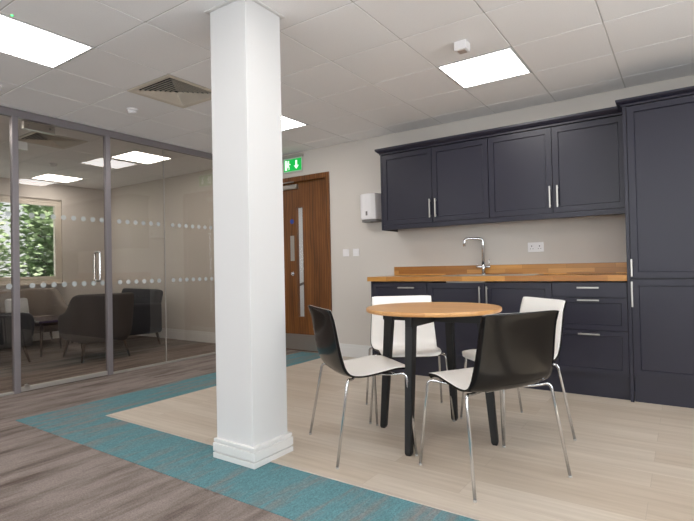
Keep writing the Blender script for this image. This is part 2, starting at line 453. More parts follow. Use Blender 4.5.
# ------------------------------------------------------------------ wooden door
d = empty('door_2'); d['kind'] = 'structure'
bm = bmesh.new(); FW = .055
for (a, b) in ((DX0-.05, DX0+.03), (DX1-.03, DX1+.05-.03)):
    bx(bm, a, b, -.018, 0, .004, DZ-.0, bev=.003)
bm.free(); bm = bmesh.new()
bx(bm, DX0-.035, DX0+.035, -.02, .0, .004, DZ+.02, bev=.003)
bx(bm, DX1-.045, DX1+.02, -.02, .0, .004, DZ+.02, bev=.003)
bx(bm, DX0+.035, DX1-.045, -.02, .0, DZ-.05, DZ+.02, bev=.003)
bx(bm, DX0, DX0+.03, 0, .13, .004, DZ-.03); bx(bm, DX1-.03, DX1, 0, .13, .004, DZ-.03); bx(bm, DX0, DX1, 0, .13, DZ-.03, DZ)
link_mesh('door_frame', bm, M['doorwood'], d)
# leaf with a vision slot
LX0, LX1, LZ1 = DX0+.034, DX1-.034, DZ-.034
VX0, VX1, VZ0, VZ1 = -2.235, -2.09, .46, 2.0
ya, yb = .045, .089
bm = bmesh.new()
bx(bm, LX0, VX0, ya, yb, .012, LZ1); bx(bm, VX1, LX1, ya, yb, .012, LZ1)
bx(bm, VX0, VX1, ya, yb, .012, VZ0); bx(bm, VX0, VX1, ya, yb, VZ1, LZ1)
leaf = link_mesh('door_leaf', bm, M['doorwood'], d)
bm = bmesh.new(); w = .016
for q in ((VX0,VX0+w,VZ0,VZ1),(VX1-w,VX1,VZ0,VZ1),(VX0+w,VX1-w,VZ0,VZ0+w),(VX0+w,VX1-w,VZ1-w,VZ1)):
    bx(bm, q[0], q[1], ya-.006, yb+.006, q[2], q[3], bev=.003)
link_mesh('glazing_bead', bm, M['doorwood'], leaf)
box('vision_panel', (VX0+w, VX1-w, .063, .069, VZ0+w, VZ1-w), M['clear'], d)
sub(box('kick_plate', (LX0+.01, LX1-.01, ya-.002, ya, .02, .235), M['steel'], d), 'brushed steel kick plate')
sub(box('push_plate', (-2.335, -2.265, ya-.002, ya, 1.25, 1.60), M['steel'], d), 'brushed steel push plate')
bm = bmesh.new(); bx(bm, -2.50, -2.17, ya-.05, ya, 2.245, 2.305, bev=.004); cl = link_mesh('door_closer', bm, M['steel'], d)
bm = bmesh.new(); bx(bm, -2.45, -2.2, -.03, -.012, 2.33, 2.342); link_mesh('closer_arm', bm, M['steel'], cl)
bm = bmesh.new(); cyl(bm, (-2.30,ya-.006,1.07), (-2.30,ya,1.07), .026, n=24); cyl(bm, (-2.30,ya-.03,1.07), (-2.30,ya-.006,1.07), .012); link_mesh('door_lock', bm, M['chrome'], d)
bm = bmesh.new(); cyl(bm, (-2.30,ya-.002,1.80), (-2.30,ya,1.80), .034, n=28); sub(link_mesh('sign_disc', bm, M['blue'], d), 'small round blue fire door sign')
# corridor seen through the slot
bm = bmesh.new()
bx(bm, -3.6, -.8, 2.0, 2.1, 0, 2.6); bx(bm, -3.7, -3.6, .15, 2.1, 0, 2.6); bx(bm, -.8, -.7, .15, 2.1, 0, 2.6); bx(bm, -3.7, -.7, .15, 2.1, 2.6, 2.7)
struct(link_mesh('wall_corridor', bm, M['white']))
struct(box('floor_corridor', (-3.7,-.7,.15,2.1,-.1,0), M['carpet']))
rl = empty('handrail', 'white stair handrail seen through the slot in the wooden door', 'handrail', (-2.6,1.2,0))
bm = bmesh.new(); tube(bm, [(-.9,0,.75),(-.3,0,.95),(.3,0,1.55),(.5,0,1.6)], .022); sub(link_mesh('rail', bm, M['plastic_grey'], rl), 'grey rail')
for x, z in ((-.7,.8), (-.1,1.15), (.4,1.57)):
    bm = bmesh.new(); cyl(bm, (x,0,0), (x,0,z), .014); link_mesh('baluster', bm, M['plastic_grey'], rl)

# ------------------------------------------------------------------ pillar
p = empty('pillar', 'white square full-height pillar standing at the edge of the oak floor', 'pillar', (-.003,-2.995,0))
x0, x1, y0, y1 = -.168, .139, -.163, .136
box('shaft', (x0, x1, y0, y1, .0, ZC-.004), M['white'], p, bev=.003)
bm = bmesh.new(); e = .022
for z0, z1, k in ((.004,.036,e), (.036,.044,e-.010), (.044,.094,e), (.094,.101,e-.008), (.101,.120,e-.004)):
    bx(bm, x0-k+.008, x1+k+.010, y0-k, y1+k-.006, z0, z1, bev=.002, seg=1)
link_mesh('skirting', bm, M['skirt'], p)
bm = bmesh.new(); k = .024
for q in ((x0-k,x1+k,y0-k,y0-.001),(x0-k,x1+k,y1+.001,y1+k),(x0-k,x0-.001,y0,y1),(x1+.001,x1+k,y0,y1)): bx(bm, *q, ZC-.006, ZC-.001)
link_mesh('ceiling_trim', bm, M['skirt'], p)

# ------------------------------------------------------------------ ceiling fittings
def light_panel():
    r = empty('ceiling_light')
    bm = bmesh.new(); t = .014
    for q in ((.004,.596,.004,.004+t),(.004,.596,.596-t,.596),(.004,.004+t,.004+t,.596-t),(.596-t,.596,.004+t,.596-t)): bx(bm, *q, -.004, .012, bev=.001, seg=1)
    link_mesh('frame', bm, M['white'], r)
    sub(box('diffuser', (.018,.582,.018,.582,.002,.010), M['panel'], r), 'glowing white diffuser')
    box('housing', (.006,.594,.006,.594,.0125,.05), M['grid'], r)
    return r
lm = [(.6,-1.519,'lit square ceiling light above the kitchen, beside the small white sensor box'),
      (-1.8,-1.519,'lit square ceiling light half hidden behind the white pillar near the wooden door'),
      (-1.8,-3.919,'largest lit square ceiling light at the upper left, before the glass partition'),
      (.6,-3.919,'lit square ceiling light overhead between pillar and camera'),
      (3.0,-1.519,'lit square ceiling light right of the tall kitchen unit'),
      (-1.8,-6.319,'lit square ceiling light behind the camera on the partition side'),
      (3.0,-3.919,'lit square ceiling light to the right of the camera'),
      (.6,-6.319,'lit square ceiling light behind the camera, middle one'),
      (3.0,-6.319,'lit square ceiling light behind the camera, window corner'),
      (-4.32,-1.44,'lit square ceiling light inside the glazed room, nearer the partition'),
      (-6.72,-1.44,'lit square ceiling light inside the glazed room, above the window sofa'),
      (-4.32,-3.84,'lit square ceiling light in the glazed room, left beyond the glass door'),
      (-6.72,-3.84,'lit square ceiling light in the glazed room corner left of the window')]
proto = light_panel()
for i, (x, y, lab) in enumerate(lm):
    o = proto if i == 0 else copy_tree(proto)
    o.location = (x, y, ZC); tag(o, lab, 'ceiling light', 'square ceiling lights')

def vent(x, y, lab):
    r = empty('air_vent', lab, 'air vent', (x+.3, y+.3, ZC), group='square ceiling air diffusers')
    def ring(bm, o0, z0, o1, z1, th=.0025):
        a = [(-o0,-o0),(o0,-o0),(o0,o0),(-o0,o0)]; b = [(-o1,-o1),(o1,-o1),(o1,o1),(-o1,o1)]
        A = [bm.verts.new((*q, z0)) for q in a]; B = [bm.verts.new((*q, z1)) for q in b]
        A2 = [bm.verts.new((q[0], q[1], z0+th)) for q in a]; B2 = [bm.verts.new((q[0], q[1], z1+th)) for q in b]
        for i in range(4):
            j = (i+1)%4
            bm.faces.new([A[i],A[j],B[j],B[i]]); bm.faces.new([A2[j],A2[i],B2[i],B2[j]])
            bm.faces.new([A[j],A[i],A2[i],A2[j]]); bm.faces.new([B[i],B[j],B2[j],B2[i]])
    bm = bmesh.new(); ring(bm, .297, -.006, .255, -.003, .006); link_mesh('frame', bm, M['sunlit_beige_metal'], r)
    n = 8
    for i in range(n):
        o = .252-i*.030
        bm = bmesh.new(); ring(bm, o, -.004, max(o-.013,.004), .012); link_mesh('louvre', bm, M['sunlit_beige_metal'], r)
    bm = bmesh.new(); bx(bm, -.29, .29, -.29, .29, .20, .21)
    for q in ((-.29,-.28,-.29,.29),(.28,.29,-.29,.29),(-.28,.28,-.29,-.28),(-.28,.28,.28,.29)): bx(bm, *q, .012, .2)
    link_mesh('plenum_box', bm, M['dark'], r)
    return r
vent(-1.8, -2.719, 'sunlit beige louvred square air vent in the ceiling left of the pillar')
vent(-4.32, -2.64, 'louvred square air vent in the glazed room ceiling above the glass door')

def smoke(x, y, lab, s=1):
    r = empty('smoke_detector', lab, 'smoke detector', (x, y, ZC), group='round white smoke detectors')
    bm = bmesh.new(); lathe(bm, [(.052*s,0),(.052*s,-.012),(.047*s,-.016),(.030*s,-.018)], 32); link_mesh('base', bm, M['plastic'], r)
    bm = bmesh.new(); lathe(bm, [(.038*s,-.016),(.042*s,-.030),(.036*s,-.040),(.018*s,-.046),(.006*s,-.047)], 32); link_mesh('sensor_head', bm, M['plastic'], r)
smoke(-2.22, -2.40, 'round white smoke detector on the ceiling between vent and glass partition')
smoke(-5.3, -1.72, 'round smoke detector seen through the glass door, on the glazed room ceiling')
smoke(-2.545, -3.44, 'round white detector at the left picture edge below the largest ceiling light')
r = empty('motion_sensor', 'small white cube sensor on the ceiling beside the kitchen light', 'sensor', (.93,-1.80,ZC))
bm = bmesh.new(); bx(bm, -.045,.045,-.045,.045,-.062,0, bev=.004); link_mesh('housing', bm, M['plastic'], r)
bm = bmesh.new(); bx(bm, -.028,.028,-.028,.028,-.067,-.061, bev=.002); link_mesh('lens_plate', bm, plain('lens', srgb(176,160,150), .3), r)
r = empty('emergency_indicator', 'tiny green indicator light in the ceiling beside the largest light', 'indicator light', (-1.167,-3.856,ZC))
bm = bmesh.new(); cyl(bm, (0,0,-.002),(0,0,.0),.011); link_mesh('bezel', bm, M['grid'], r)
bm = bmesh.new(); cyl(bm, (0,0,-.004),(0,0,-.002),.006); sub(link_mesh('lamp', bm, M['led'], r), 'green glowing lamp')

# exit sign
r = empty('exit_sign', 'green illuminated running man exit sign above the wooden door', 'exit sign', (-2.2,-.03,2.47))
bm = bmesh.new(); bx(bm, -.20,.17,-.03,.028,.195,.235, bev=.004); sub(link_mesh('mounting_bar', bm, M['alupale'], r), 'grey mounting bar')
bm = bmesh.new(); bx(bm, -.165,.165,-.006,.004,.0,.195, bev=.002); sub(link_mesh('edge_panel', bm, M['acrylic'], r), 'clear edge of the sign blade')
bm = bmesh.new(); bx(bm, -.155,.155,-.009,-.0065,.014,.178); g = link_mesh('green_face', bm, M['exit_green'], r)
fn = lambda u, v, dd: (u, dd, v)
W0, W1 = -.0115, -.0093
for nm, outs in (('arrow', [[(.055,.155),(.085,.155),(.085,.085),(.112,.085),(.070,.035),(.028,.085),(.055,.085)]]),
                 ('doorway', [[(-.135,.030),(-.100,.030),(-.100,.165),(-.135,.165)]]),
                 ('running_figure', [[(-.078,.134),(-.066,.134),(-.058,.142),(-.058,.154),(-.066,.162),(-.078,.162),(-.086,.154),(-.086,.142)],
                  [(-.094,.122),(-.082,.136),(-.064,.136),(-.050,.110),(-.032,.112),(-.032,.102),(-.055,.100),(-.064,.112),(-.070,.090),(-.052,.072),(-.058,.036),(-.069,.037),(-.066,.068),(-.084,.080),(-.090,.062),(-.094,.060)]])):
    bm = bmesh.new()
    for o_ in outs: prism(bm, o_, fn, W0, W1)
    link_mesh(nm, bm, M['exit_white'], g)

# towel dispenser, switches, socket
r = empty('towel_dispenser', 'white wall-mounted paper towel dispenser beside the wall cupboards', 'towel dispenser', (-.940,0,1.69))
bm = bmesh.new()
prof = [(-.115,0),(-.115,-.10),(-.10,-.135),(-.06,-.155),(0,-.16),(.06,-.155),(.11,-.135),(.125,-.10),(.125,0)]
prism(bm, prof, lambda u, v, dd: (u, v, dd), .03, .34)
bmesh.ops.bevel(bm, geom=[e for e in bm.edges if abs(e.verts[0].co.z-e.verts[1].co.z) < 1e-5], offset=.008, segments=2, affect='EDGES')
link_mesh('cover', bm, M['plastic'], r)
bm = bmesh.new(); prism(bm, [(u*.93, v*.85) for u, v in prof], lambda u, v, dd: (u, v, dd), 0, .03); sub(link_mesh('base_tray', bm, M['plastic_grey'], r), 'grey base with towel slot')
bm = bmesh.new(); bx(bm, -.012,.012,-.163,-.158,.075,.125, bev=.001, seg=1); sub(link_mesh('level_window', bm, M['plastic_grey'], r), 'small grey level window')
bm = bmesh.new(); cyl(bm, (.03,-.1,-.004),(.03,-.1,.002),.012); link_mesh('lock', bm, M['dark'], r)

def switch(x, lab):
    r = empty('light_switch', lab, 'light switch', (x,0,1.33), group='switch plates by the wooden door')
    bm = bmesh.new(); bx(bm, -.046,.046,-.009,0,-.047,.047, bev=.003); link_mesh('face_plate', bm, M['plastic'], r)
    bm = bmesh.new(); bx(bm, -.012,.012,-.013,-.009,-.022,.022, bev=.002); link_mesh('rocker', bm, M['plastic'], r)
switch(-1.36, 'white light switch plate nearer the wooden door')
switch(-1.205, 'white light switch plate nearer the kitchen units')
r = empty('power_socket', 'white double power socket on the wall right of the tap', 'power socket', (.972,0,1.307))
bm = bmesh.new(); bx(bm, -.077,.077,-.010,0,-.049,.049, bev=.003); link_mesh('face_plate', bm, M['plastic'], r)
for s in (-1, 1):
    bm = bmesh.new()
    cx = s*.038
    bx(bm, cx-.004,cx+.004,-.0112,-.0102,.004,.017); bx(bm, cx-.016,cx-.008,-.0112,-.0102,-.018,-.013); bx(bm, cx+.008,cx+.016,-.0112,-.0102,-.018,-.013)
    link_mesh('socket_holes', bm, M['dark'], r)
    bm = bmesh.new(); bx(bm, s*.012-.006,s*.012+.006,-.0135,-.010,.022,.038, bev=.001, seg=1); link_mesh('rocker', bm, M['plastic'], r)

# ------------------------------------------------------------------ kitchen
def shaker(x0, x1, z0, z1, yf, name, parent, rail=.075, flat=False, shade=.022):
    bm = bmesh.new()
    fs = bx(bm, x0, x1, yf, yf+shade, z0, z1)
    bm.normal_update(); bmesh.ops.recalc_face_normals(bm, faces=bm.faces)
    if not flat:
        f = [f for f in bm.faces if f.calc_center_median().y < yf+1e-5][0]
        bmesh.ops.inset_region(bm, faces=[f], thickness=rail, depth=0)
        bmesh.ops.inset_region(bm, faces=[f], thickness=.006, depth=-.010)
        bmesh.ops.inset_region(bm, faces=[f], thickness=.006, depth=0)
    bmesh.ops.bevel(bm, geom=[e for e in bm.edges if e.calc_face_angle(0) > 1.5 and all(v.co.y < yf+1e-5 for v in e.verts) and
        (min(abs(e.verts[0].co.x-x0)+abs(e.verts[1].co.x-x0), abs(e.verts[0].co.x-x1)+abs(e.verts[1].co.x-x1), abs(e.verts[0].co.z-z0)+abs(e.verts[1].co.z-z0), abs(e.verts[0].co.z-z1)+abs(e.verts[1].co.z-z1)) < 1e-4)],
        offset=.0025, segments=2, affect='EDGES')
    return link_mesh(name, bm, M['navy'], parent)
def bar_v(x, z0, z1, yf, parent):
    bm = bmesh.new()
    bx(bm, x-.007, x+.007, yf-.036, yf-.027, z0, z1, bev=.002)
    for z in (z0+.02, z1-.02): bx(bm, x-.005, x+.005, yf-.028, yf, z-.006, z+.006)
    return sub(link_mesh('handle', bm, M['steel'], parent), 'brushed steel bar handle')
def bar_h(xc, w, z, yf, parent):
    bm = bmesh.new()
    bx(bm, xc-w/2, xc+w/2, yf-.036, yf-.027, z-.007, z+.007, bev=.002)
    for x in (xc-w/2+.02, xc+w/2-.02): bx(bm, x-.006, x+.006, yf-.028, yf, z-.005, z+.005)
    return sub(link_mesh('handle', bm, M['steel'], parent), 'brushed steel bar handle')
YB = -.60; Z0, Z1 = .205, .968; g = .002
# base units
def carcass(x0, x1, y0, y1, z0, z1, parent, name='carcass'):
    return box(name, (x0, x1, y0, y1, z0, z1), M['navy_in'], parent)
c = empty('base_cabinet', 'navy base cupboard with one horizontal handle at the left end of the run', 'kitchen cabinet', group='navy base units')
carcass(-.607, .04, YB+.023, -.004, Z0, .974, c); dd = shaker(-.605, .04-g, Z0, Z1, YB, 'door', c, .07); bar_h(-.185, .19, .918, YB, dd)
sub(box('end_panel', (-.627,-.608,YB,-.004,.004,.982), M['navy'], c), 'navy end panel')
c = empty('base_cabinet', 'navy double-door sink cupboard under the chrome tap', 'kitchen cabinet', group='navy base units')
carcass(.0415, 1.238, YB+.023, -.004, Z0, .845, c)
dd = shaker(.04+g, .64-g, Z0, Z1, YB, 'door', c); bar_v(.595, .72, .935, YB, dd)
dd = shaker(.64+g, 1.24-g, Z0, Z1, YB, 'door', c); bar_v(.665, .72, .935, YB, dd)
c = empty('base_cabinet', 'navy unit of three drawers next to the tall cupboard', 'kitchen cabinet', group='navy base units')
carcass(1.2395, 1.818, YB+.023, -.004, Z0, .974, c)
for a, b, fl, hz in ((.846,.968,True,.928), (.572,.842,False,.823), (Z0,.568,False,.538)):
    dd = shaker(1.24+g, 1.818-g, a, b, YB, 'drawer', c, .06, fl); bar_h(1.53, .168, hz, YB, dd)
c = tag(box('plinth', (-.605,1.818,YB+.055,YB+.073,.004,.203), M['navy']), 'navy plinth board along the floor under the base units', 'plinth')
# tall unit(s)
def tall(x0, lab, filler=True):
    c = empty('tall_cabinet', lab, 'kitchen cabinet', (x0,0,0), group='tall navy units')
    carcass(.0, .615, YB+.023, -.004, .215, 2.405, c)
    if filler: sub(box('end_panel', (-.0,.026,YB,YB+.0225,.004,2.405), M['navy'], c, bev=.002), 'narrow navy end panel reaching the floor'); box('side_panel', (-.0005,.0,YB+.022,-.004,.004,2.405), M['navy'], c)
    dd = shaker(.03, .615, 1.005, 2.40, YB, 'door', c, .07); bar_v(.036, 1.02, 1.16, YB, dd)
    dd = shaker(.03, .615, .215, .995, YB, 'door', c, .07); bar_v(.034, .775, .98, YB, dd)
    box('kick_board', (.03,.615,YB+.03,YB+.048,.004,.212), M['navy'], c)
    return c
tall(1.82, 'tall navy larder cupboard with two doors at the right end of the kitchen')
tall(2.437, 'second tall navy cupboard right of the larder, outside the picture', False)
def cornice(name, x0, x1, yf, z0, h, out, lab, left_ret, y_end=0):
    bm = bmesh.new()
    prof = [(0,0),(.008,0),(.008,.015),(out*.45,.022),(out*.8,h*.55),(out,h*.72),(out,h),(0,h)]
    P = []
    for o, z in prof:
        P.append([bm.verts.new(q) for q in ((x0-(o if left_ret else 0), y_end, z0+z), (x0-(o if left_ret else 0), yf-o, z0+z), (x1, yf-o, z0+z))])
    for i in range(len(P)):
        A, B = P[i], P[(i+1)%len(P)]
        for k in range(2): bm.faces.new([A[k],A[k+1],B[k+1],B[k]])
    bm.faces.new([q[0] for q in P]); bm.faces.new([q[2] for q in P][::-1])
    bmesh.ops.recalc_face_normals(bm, faces=bm.faces)
    return tag(link_mesh(name, bm, M['navy']), lab, 'cornice')
cornice('cornice', 1.82, 3.052, YB, 2.405, .052, .045, 'navy cornice moulding along the top of the tall cupboard', True, -.36)
tag(box('top_board', (1.82,3.052,YB+.005,0,2.406,2.42), M['navy_in']), 'flat navy board on top of the tall cupboard', 'board')
# wall units
YW = -.35; WZ0_, WZ1_ = 1.607, 2.405
def wallcab(x0, x1, lab, hx, ep=False):
    c = empty('wall_cabinet', lab, 'kitchen cabinet', group='navy wall cupboards')
    carcass(x0, x1, YW+.023, -.003, WZ0_, 2.41, c); mid = (x0+x1)/2
    if ep: sub(box('end_panel', (x0-.022,x0-.0005,YW,-.003,1.555,2.41), M['navy'], c, bev=.0015), 'navy end panel')
    dd = shaker(x0+g, mid-g, WZ0_, WZ1_-.003, YW, 'door', c); bar_v(mid-.022, 1.655, 1.855, YW, dd)
    dd = shaker(mid+g, x1-g, WZ0_, WZ1_-.003, YW, 'door', c); bar_v(mid+.044, 1.655, 1.855, YW, dd)
wallcab(-.600, .618, 'left navy double wall cupboard next to the towel dispenser', 0, True)
wallcab(.6195, 1.818, 'right navy double wall cupboard next to the tall larder', 0)
cornice('cornice', -.622, 1.818, YW, 2.411, .066, .045, 'navy cornice moulding along the top of the wall cupboards', True)
tag(box('top_board', (-.62,1.818,YW+.005,0,2.4115,2.425), M['navy_in']), 'flat navy board on top of the wall cupboards', 'board')
bm = bmesh.new(); bx(bm, -.599,1.818,YW+.004,YW+.026,1.555,1.606, bev=.003)
tag(link_mesh('light_pelmet', bm, M['navy']), 'navy pelmet strip along the bottom of the wall cupboards', 'pelmet')
bm = bmesh.new(); bx(bm, -.58,-.44,YW+.06,YW+.085,1.59,1.606); bx(bm, -.50,-.44,YW+.085,YW+.2,1.59,1.606)
tag(link_mesh('cabinet_bracket', bm, M['dark']), 'black bracket under the left end of the wall cupboards', 'bracket')

# worktop with sink cut-out
SX0, SX1, SY0, SY1 = .17, 1.07, -.50, -.12
bm = bmesh.new()
wx0, wx1, wy0, wy1, wz0, wz1 = -.66, 1.819, -.622, 0, .984, 1.032
bx(bm, wx0, SX0+.02, wy0, wy1, wz0, wz1); bx(bm, SX1-.02, wx1, wy0, wy1, wz0, wz1)
bx(bm, SX0+.02, SX1-.02, wy0, SY0+.02, wz0, wz1); bx(bm, SX0+.02, SX1-.02, SY1-.02, wy1, wz0, wz1)
bmesh.ops.remove_doubles(bm, verts=bm.verts, dist=1e-5)
w = tag(link_mesh('worktop', bm, M['butcher']), 'oak block worktop running over the navy base units', 'worktop')
tag(box('upstand', (-.655,1.819,-.02,-.0005,1.033,1.136), M['butcher_up'], bev=.002), 'low oak block upstand along the wall behind the worktop', 'upstand')
s = empty('sink', 'stainless steel inset sink with drainer in the oak worktop', 'sink', (0,0,0))
bm = bmesh.new()
z = 1.0325
for q in ((SX0,SX0+.03,SY0,SY1),(SX1-.03,SX1,SY0,SY1),(SX0+.03,SX1-.03,SY0,SY0+.03),(SX0+.03,SX1-.03,SY1-.03,SY1),(.60,.64,SY0+.03,SY1-.03)): bx(bm, *q, z, z+.006, bev=.002)
link_mesh('rim', bm, M['steel'], s)
bm = bmesh.new()
b0, b1, c0, c1 = SX0+.03, .60, SY0+.03, SY1-.03
bx(bm, b0-.003, b0, c0, c1, .85, z+.003); bx(bm, b1, b1+.003, c0, c1, .85, z+.003); bx(bm, b0, b1, c0-.003, c0, .85, z+.003); bx(bm, b0, b1, c1, c1+.003, .85, z+.003); bx(bm, b0, b1, c0, c1, .847, .85)
link_mesh('bowl', bm, M['steel'], s)
bm = bmesh.new(); cyl(bm, ((b0+b1)/2,(c0+c1)/2,.85),((b0+b1)/2,(c0+c1)/2,.856),.04, n=24); link_mesh('waste', bm, M['chrome'], s)
bm = bmesh.new(); bx(bm, .64, SX1-.03, c0, c1, 1.02, 1.026)
for i in range(9): bx(bm, .66, SX1-.05, c0+.025+i*.032, c0+.031+i*.032, 1.026, 1.030)
link_mesh('drainer', bm, M['steel'], s)
t = empty('kitchen_tap', 'chrome swan tap with square spout and two levers at the sink', 'tap', (.456,-.085,1.033))
bm = bmesh.new(); cyl(bm, (0,0,0),(0,0,.012),.026, n=24); cyl(bm, (0,0,.012),(0,0,.13),.019, n=24); link_mesh('body', bm, M['chrome'], t)
bm = bmesh.new(); tube(bm, [(0,0,.10),(0,0,.385),(-.165,-.10,.385),(-.165,-.10,.305)], .0145, fil=.045, n=16); link_mesh('spout', bm, M['chrome'], t)
for sx in (-1, 1):
    bm = bmesh.new(); cyl(bm, (sx*.015,0,.085),(sx*.075,0,.085),.014, n=18); vv = link_mesh('valve', bm, M['chrome'], t)
    bm = bmesh.new(); cyl(bm, (sx*.062,0,.085),(sx*(.064),-.005,.165 if sx > 0 else .10),.005, .004, n=10); link_mesh('lever', bm, M['chrome'], vv)

# ------------------------------------------------------------------ round table
TX, TY = .812, -2.150
t = empty('dining_table', 'round oak-topped table on black splayed legs among the four chairs', 'table', (TX,TY,0))
bm = bmesh.new(); R_ = .443; Z = .866
lathe(bm, [(R_-.006,Z-.027),(R_,Z-.022),(R_,Z-.004),(R_-.004,Z)], 96); sub(link_mesh('tabletop', bm, M['oak'], t), 'round oak top')
bm = bmesh.new()
for a in (0, PI/2):
    m0 = bmesh.new(); bx(m0, -.37,.37,-.02,.02,Z-.098,Z-.0275, bev=.002)
    bmesh.ops.rotate(m0, verts=m0.verts, cent=(0,0,0), matrix=Matrix.Rotation(a+.02, 3, 'Z'))
    me = bpy.data.meshes.new('tmp'); m0.to_mesh(me); m0.free(); bm.from_mesh(me); bpy.data.meshes.remove(me)
sub(link_mesh('cross_frame', bm, M['black'], t), 'black cross frame under the top')
for k, (fx, fy) in enumerate(((.385,-2.17),(.815,-2.565),(1.205,-2.10),(.79,-1.76))):
    a = math.atan2(fy-TY, fx-TX); cr = (-math.sin(a), math.cos(a)); ra = (math.cos(a), math.sin(a))
    bm = bmesh.new()
    def ring(d, z, wr, wt): return [bm.verts.new((ra[0]*(d+i*wr)+cr[0]*j*wt, ra[1]*(d+i*wr)+cr[1]*j*wt, z)) for i, j in ((-1,-1),(1,-1),(1,1),(-1,1))]
    rs = [ring(.388,.004,.013,.014), ring(.386,.022,.021,.021), ring(.325,Z-.085,.029,.027), ring(.322,Z-.0275,.030,.028)]
    for A, B in zip(rs, rs[1:]):
        for i in range(4): bm.faces.new([A[i],A[(i+1)%4],B[(i+1)%4],B[i]])
    bm.faces.new(rs[0][::-1]); bm.faces.new(rs[-1])
    bmesh.ops.bevel(bm, geom=[e for e in bm.edges if abs(e.verts[0].co.z-e.verts[1].co.z) > .02], offset=.004, segments=2, affect='EDGES')
    bmesh.ops.recalc_face_normals(bm, faces=bm.faces)
    link_mesh('leg', bm, M['black'], t)

# ------------------------------------------------------------------ chairs
# profile of the shell, local x forward: (x, z, half width, side curl forward/up)
PR = [(.298,.489,.214,.000),(.286,.505,.221,.000),(.260,.514,.226,.002),(.18,.514,.232,.008),(.10,.503,.238,.010),(.02,.491,.245,.012),(-.05,.484,.253,.014),
      (-.110,.485,.261,.018),(-.158,.500,.267,.022),(-.190,.535,.268,.024),(-.209,.590,.266,.024),(-.220,.66,.261,.020),(-.229,.735,.256,.016),(-.240,.81,.252,.014),(-.251,.870,.251,.010),(-.259,.894,.250,.008)]
def cr_interp(P, n):
    out = []
    N = len(P)
    for i in range(N-1):
        p0, p1, p2, p3 = P[max(i-1,0)], P[i], P[i+1], P[min(i+2,N-1)]
        for k in range(n):
            t = k/n
            out.append(tuple(.5*((2*b)+(-a+c)*t+(2*a-5*b+4*c-d_)*t*t+(-a+3*b-3*c+d_)*t**3) for a, b, c, d_ in zip(p0, p1, p2, p3)))
    out.append(P[-1]); return out
def shell(off0, off1, shrink=0):
    PP = cr_interp(PR, 3); n = len(PP); nv = 20
    top, bot = [], []
    for i, (x, z, hw, cu) in enumerate(PP):
        a = PP[max(i-1,0)]; b = PP[min(i+1,n-1)]
        tx, tz = b[0]-a[0], b[2-1]-a[1]; L = math.hypot(tx, tz); nx, nz = tz/L, -tx/L      # normal towards the sitter
        if nz < 0 and nx < 0: nx, nz = -nx, -nz
        rt, rb = [], []
        for j in range(nv+1):
            s = (j/nv)*2-1
            # rounded corners at the front edge and at the top
            e = abs(s)
            c = cu*(e**2.4)
            y = s*(hw-shrink)
            topd = 0
            if i < 6: topd = 0
            X = x+nx*c; Zz = z+nz*c
            # trim corners: pull the ends in
            if i >= n-5: Zz -= .006*(e**8)
            if i <= 5: X -= (.030*(e**5))*(1-i/6)
            rt.append((X+nx*off0, y, Zz+nz*off0)); rb.append((X+nx*off1, y, Zz+nz*off1))
        top.append(rt); bot.append(rb)
    bm = bmesh.new()
    T = [[bm.verts.new(v) for v in r] for r in top]; B = [[bm.verts.new(v) for v in r] for r in bot]
    for i in range(n-1):
        for j in range(nv):
            bm.faces.new([T[i][j],T[i+1][j],T[i+1][j+1],T[i][j+1]]); bm.faces.new([B[i][j],B[i][j+1],B[i+1][j+1],B[i+1][j]])
    for i in range(n-1):
        bm.faces.new([T[i+1][0],T[i][0],B[i][0],B[i+1][0]]); bm.faces.new([T[i][nv],T[i+1][nv],B[i+1][nv],B[i][nv]])
    for j in range(nv):
        bm.faces.new([T[0][j],T[0][j+1],B[0][j+1],B[0][j]]); bm.faces.new([T[-1][j+1],T[-1][j],B[-1][j],B[-1][j+1]])
    bmesh.ops.recalc_face_normals(bm, faces=bm.faces)
    return bm
def make_chair():
    r = empty('dining_chair')
    sub(link_mesh('inner_shell', shell(.002, 0, .004), M['shell_white'], r, True), 'white inner face of seat and back')
    sub(link_mesh('outer_shell', shell(-.0003, -.010), M['gloss_black'], r, True), 'glossy black outer face of seat and back')
    for fx, fy, tx, ty, b in ((.250,.305,.215,.262,1),(.250,-.305,.215,-.262,1),(-.243,.313,-.155,.282,0),(-.250,-.308,-.165,-.275,0)):
        bm = bmesh.new()
        zt = .492 if b else .492
        if b: pts = [(fx,fy,.008),(tx,ty,zt),(tx-.06,ty*.78,.480),(.055,ty*.30,.467)]
        else: pts = [(fx,fy,.008),(tx,ty,zt),(tx+.045,ty*.78,.474),(-.045,ty*.30,.467)]
        tube(bm, pts, .0085, fil=.035, n=12)
        lg = sub(link_mesh('leg', bm, M['chrome'], r), 'chrome tube leg')
        bm = bmesh.new(); cyl(bm, (fx,fy,.004),(fx,fy,.014),.010,.009, n=14); sub(link_mesh('foot_cap', bm, M['foot'], lg), 'translucent plastic foot cap')
    bm = bmesh.new(); bx(bm, -.075,.075,-.085,.085,.459,.475, bev=.004); link_mesh('mounting_plate', bm, M['steel'], r)
    for sx in (-.05, .05):
        for sy in (-.06, .06):
            bm = bmesh.new(); cyl(bm, (sx,sy,.454),(sx,sy,.459),.009, n=10); link_mesh('bolt', bm, M['chrome'], r)
    return r
ch = make_chair()
CH = [((.462,-2.540), 53.6, 'glossy black-backed chair left of the table, seen from its side'),
      ((1.306,-2.499), 148.7, 'glossy black-backed chair at the front right, its back to the camera'),
      ((1.206,-1.724), -133.4, 'white-faced chair behind the front right chair, nearest the drawers'),
      ((.405,-1.765), -55, 'white-faced chair behind the table at left, facing the camera')]
